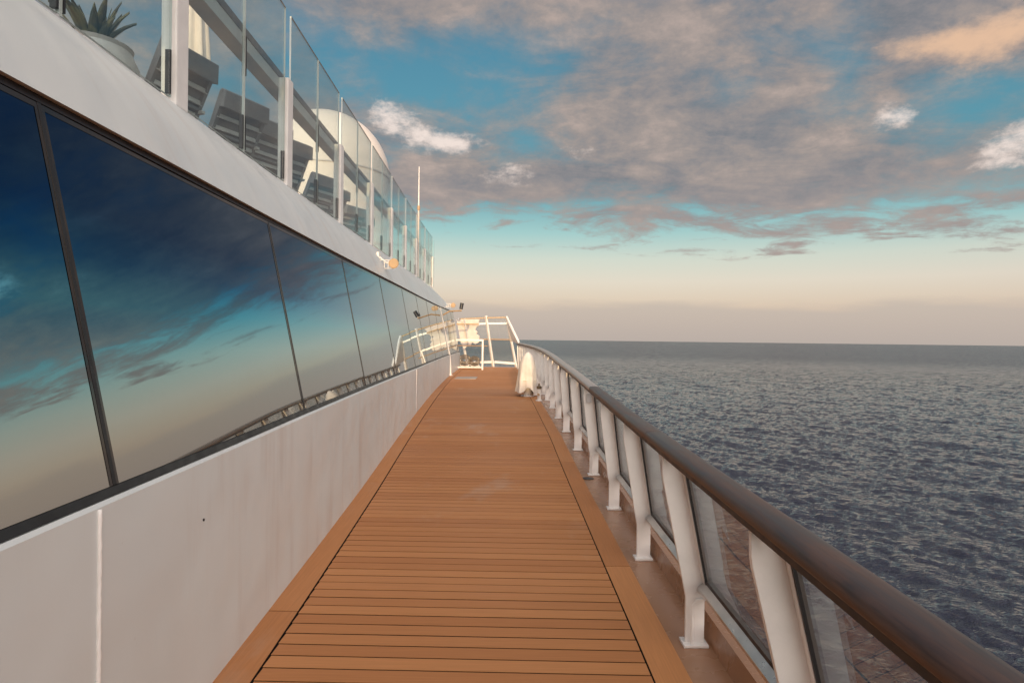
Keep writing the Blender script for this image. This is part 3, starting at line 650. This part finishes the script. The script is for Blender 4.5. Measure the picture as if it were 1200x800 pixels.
# ------------------------------------------------------------------ canvas-covered fitting and standpipe by the railing
y = 14.3; cvx = .36
cv = tag(empty('canvas_cover', (cvx, y, ZD(y))), 'tall white canvas cover tied over a deck fitting beside the railing', 'cover')
L = []; n = 64
for k in range(15):
    t = k / 14; z = .06 + .92 * t; r = .25 * (1 - .30 * t) * math.sqrt(max(.002, 1 - max(0, (t - .62) / .385) ** 2)); fold = (1 - t) ** 1.3; ring = []
    for i in range(n):
        a = 2 * math.pi * i / n; rr = r * (1 + .17 * fold * math.sin(a * 5 + .6) + .06 * fold * math.sin(a * 11 + 2 * t) + .02 * math.sin(a * 3 + 6 * t))
        gap = math.exp(-((a - 4.9) / .42) ** 2) * .16 * fold
        ring.append((rr * math.cos(a) * .92 - .03 * (1 - t), rr * math.sin(a) * 1.1, z + gap - .04 * fold * math.cos(a)))
    L.append(ring)
q = MB(); q.rings(L, caps=False); q.add([L[-1][i] for i in range(n)], [tuple(range(n))]); q.build('cloth', 'canvas', cv, smooth='all')
q = MB(); q.lathe([(.15, 0), (.15, .02), (.09, .03), (.08, .5), (.001, .5)], n=20); q.build('pedestal', 'rail_white', cv, smooth=40)
L = []
q = MB(); q.tube([(.225 * math.cos(a) * .92 - .02, .245 * math.sin(a), .36) for a in [2 * math.pi * i / 32 for i in range(33)]], .008, 6); q.build('tie_cord', 'canvas', cv, smooth=True)
y = 13.4; st = tag(empty('standpipe', (.58, y, ZD(y))), 'short white standpipe with brass cap between canvas cover and railing', 'standpipe')
q = MB(); q.tube([(0, 0, 0), (0, 0, .25)], .038, 14); q.build('pipe', 'rail_white', st, smooth=40)
q = MB(); q.lathe([(.075, 0), (.075, .018), (.04, .02)], n=16); q.build('flange', 'rail_white', st, smooth=40)
q = MB(); q.tube([(0, 0, .12), (-.02, -.10, .14)], .025, 10); q.build('outlet', 'lamp_cream', st, smooth=40)
q = MB(); q.lathe([(.05, .25), (.055, .27), (.055, .30), (.02, .315), (.018, .36), (.001, .362)], n=16); q.build('cap', 'rope_tan', st, smooth=40)

# ------------------------------------------------------------------ forward end: stanchion, gate, wind screen, rope coils
def on(x, y, dist): d = pix(x, y); return Vector((0, 0, EYE)) + d * (dist / d.y)
f0 = on(527.5, 442.5, 21.0); f0.z = ZD(21.0); sp = tag(empty('lamp_stanchion', f0), 'slanted white stanchion with lamp arm beside the forward windows', 'stanchion')
tp = on(514.5, 360, 20.4) - f0
q = MB(); q.tube([(0, 0, 0), (tp.x * .12, 0, .62), tuple(tp)], .052, 12); q.build('pole', 'rail_white', sp, smooth=True)
q = MB(); q.lathe([(.09, 0), (.09, .015), (.05, .02)], n=16); q.build('foot_plate', 'rail_white', sp, smooth=40)
e = on(541, 364, 20.4) - f0; s0 = on(519, 369, 20.4) - f0; s1 = on(527, 364.5, 20.4) - f0
q = MB(); q.tube([tuple(s0), tuple(s1), tuple(e)], .022, 8); q.build('arm', 'lamp_cream', sp, smooth=True)
q = MB(); q.tube([(e.x - .02, -.62, e.z + .05), (e.x + .01, -.60, e.z + .24)], [.055, .06], 12); lampm = q.build('spotlight', 'dark_metal', sp, smooth=40)
q = MB(); q.tube([(e.x - .02, -.60, e.z), (e.x - .02, -.60, e.z + .06)], .016, 8); q.build('swivel', 'rail_white', sp, smooth=True)
s2 = on(512, 366, 20.2) - f0; q = MB(); q.tube([(s2.x - .06, s2.y, s2.z + .05), (s2.x + .03, s2.y - .06, s2.z - .04)], [.07, .045], 12); q.build('speaker', 'dark_metal', sp, smooth=40)
# gate
gy = 24.6; gl = on(531, 433, gy).x; gr = on(565.3, 433, gy).x; gz = ZD(gy)
gt = tag(empty('deck_gate', (gr, gy, gz)), 'low white tubular gate across the forward deck beside the wall', 'gate')
ht = on(565, 397.5, gy).z - gz; w_ = gl - gr
q = MB(); q.bar((0, 0, 0), (0, 0, ht), .065, .065); q.build('post', 'rail_white', gt, bevel=.008)
q = MB(); q.bar((w_ + .1, 0, ht - .035), (-.034, 0, ht - .035), .06, .075); q.build('top_bar', 'rail_white', gt, bevel=.008)
q = MB(); q.bar((w_ - .15, 0, .09), (-.034, 0, .09), .05, .05); q.build('bottom_bar', 'rail_white', gt, bevel=.008)
q = MB(); q.bar((w_ + .13, .04, ht - .25), (.20, .04, ht - .25), .05, .045); q.build('brown_handrail', 'brown_wood', gt, bevel=.01)
# wind screen across the end of the deck
wy = 27.1; ws = tag(empty('wind_screen', (on(578, 425, wy).x, wy, ZD(wy))), 'glass wind screen with white posts closing the end of the deck', 'wind screen')
def scr(x0, y0, x1, y1): return on(x0, y0, wy), on(x1, y1, wy - .25)
cols = [scr(548, 426, 537, 373), scr(578, 425, 569.3, 371.5), scr(605, 427, 593.5, 371)]
for k, (a, b_) in enumerate(cols):
    a = a.copy(); a.z = ZD(wy); q = MB(); q.bar(a, b_ + Vector((0, 0, .06 if k == 1 else 0)), .10 if k else .08, .08); adopt(q.build('post', 'rail_white', bevel=.01), ws)
def lerp(c, t): return c[0] * (1 - t) + c[1] * t
for t, r_, mt, h in ((.0, 'bottom_rail', 'rail_white', .09), (.52, 'handrail', 'brown_wood', .06), (.86, 'upper_rail', 'rail_white', .07), (.985, 'top_rail', 'lamp_cream', .05)):
    for c0, c1 in zip(cols[:-1], cols[1:]):
        p0, p1 = lerp(c0, t), lerp(c1, t); dd = (p1 - p0).normalized()
        q = MB(); q.bar(p0 + dd * .05 + Vector((0, -.02, .04 if t == 0 else 0)), p1 - dd * .05 + Vector((0, -.02, .04 if t == 0 else 0)), .07, h); adopt(q.build(r_, mt, bevel=.008), ws)
for c0, c1 in zip(cols[:-1], cols[1:]):
    for u0, u1 in ((.03, .49), (.51, .97)):
        q = [lerp(c0, .05) * (1 - u0) + lerp(c1, .05) * u0, lerp(c0, .05) * (1 - u1) + lerp(c1, .05) * u1, lerp(c0, 1.02) * (1 - u1) + lerp(c1, 1.02) * u1, lerp(c0, 1.02) * (1 - u0) + lerp(c1, 1.02) * u0]
        pane('glass_pane', ws, [v + Vector((0, .06, 0)) for v in q], .014)
# sloping side wing from the screen down to the railing
c2 = cols[2]; yb_ = 25.9; top0 = lerp(c2, 1.0); mid0 = lerp(c2, .50); end = Vector((XR(yb_) + .02, yb_, ZR(yb_) + .05))
q = MB(); q.bar(top0, end, .07, .07); adopt(q.build('sloping_rail', 'rail_white', bevel=.008), ws)
q = MB(); n_ = Vector((.025, 0, 0)); vs = [mid0, end - Vector((0, 0, .06)), end - Vector((0, .1, .02)), top0 - Vector((0, .02, .06))]
q.hexa([vs[0] - n_, vs[1] - n_, vs[1] + n_, vs[0] + n_, vs[3] - n_, vs[2] - n_, vs[2] + n_, vs[3] + n_]); adopt(q.build('wing_panel', 'rail_white'), ws)
# cream sheet with a ragged edge at the screen
q = MB(); ed = [(562, 374), (560.5, 378), (562, 381), (558.5, 382.5), (556.5, 386), (559.5, 389), (558, 391), (561.5, 393.5), (561, 401), (557, 403), (553, 401), (551, 405), (548, 404), (544, 409), (541, 403)]
lf = [(535, 374), (540, 402)]
pts = [on(x, y, 26.55) for x, y in [lf[0]] + ed + [lf[1]]]
v0 = pts; v1 = [p + Vector((.02, .05, 0)) for p in pts]; n = len(pts)
q.add(v0 + v1, [tuple(range(n)), tuple(range(2 * n - 1, n - 1, -1))] + [(i, (i + 1) % n, n + (i + 1) % n, n + i) for i in range(n)])
sheet = tag(q.build('cream_sheet', 'canvas'), 'cream sheet with ragged edge at the wind screen', 'canvas')
q = MB(); a, b_ = on(544, 373.5, 26.45), on(549, 403, 26.5); q.bar(a, b_, .06, .05); q.build('batten', 'beam_grey', sheet)
q = MB(); a, b_ = on(535, 379.5, 26.45), on(561, 379.5, 26.45); q.bar(a, b_, .04, .05); q.build('seam_tape', 'lamp_cream', sheet)
# rope coils on rack
for k, (x, rr) in enumerate(((544.5, .25), (556, .22))):
    p = on(x, 428, 26.0); p.z = ZD(26.0)
    rc = tag(empty('rope_coil', p), ('larger tan rope coil on a white rack beside the deckhouse wall', 'smaller tan rope coil on a white rack behind the gate post')[k], 'rope coil', 'rope coils behind the gate')
    for j in range(4):
        q = MB(); r0 = rr * (.34 + .22 * j); q.tube([(r0 * math.cos(t) * (1 + .03 * math.sin(5 * t + j)), -.02 + .012 * j, rr + .06 + r0 * .85 * math.sin(t)) for t in [2 * math.pi * i / 24 for i in range(25)]], .019, 6, cap=False); q.build('rope_turn', 'rope_tan', rc, smooth=True)
    q = MB()
    for s_ in (-1, 1): q.bar((s_ * rr * .7, .05, 0), (s_ * rr * .7, .05, rr * 1.9), .03)
    q.bar((-rr, .05, rr * .9), (rr, .05, rr * .9), .03); q.bar((-rr, .05, .08), (rr, .05, .08), .03); q.build('rack', 'rail_white', rc)
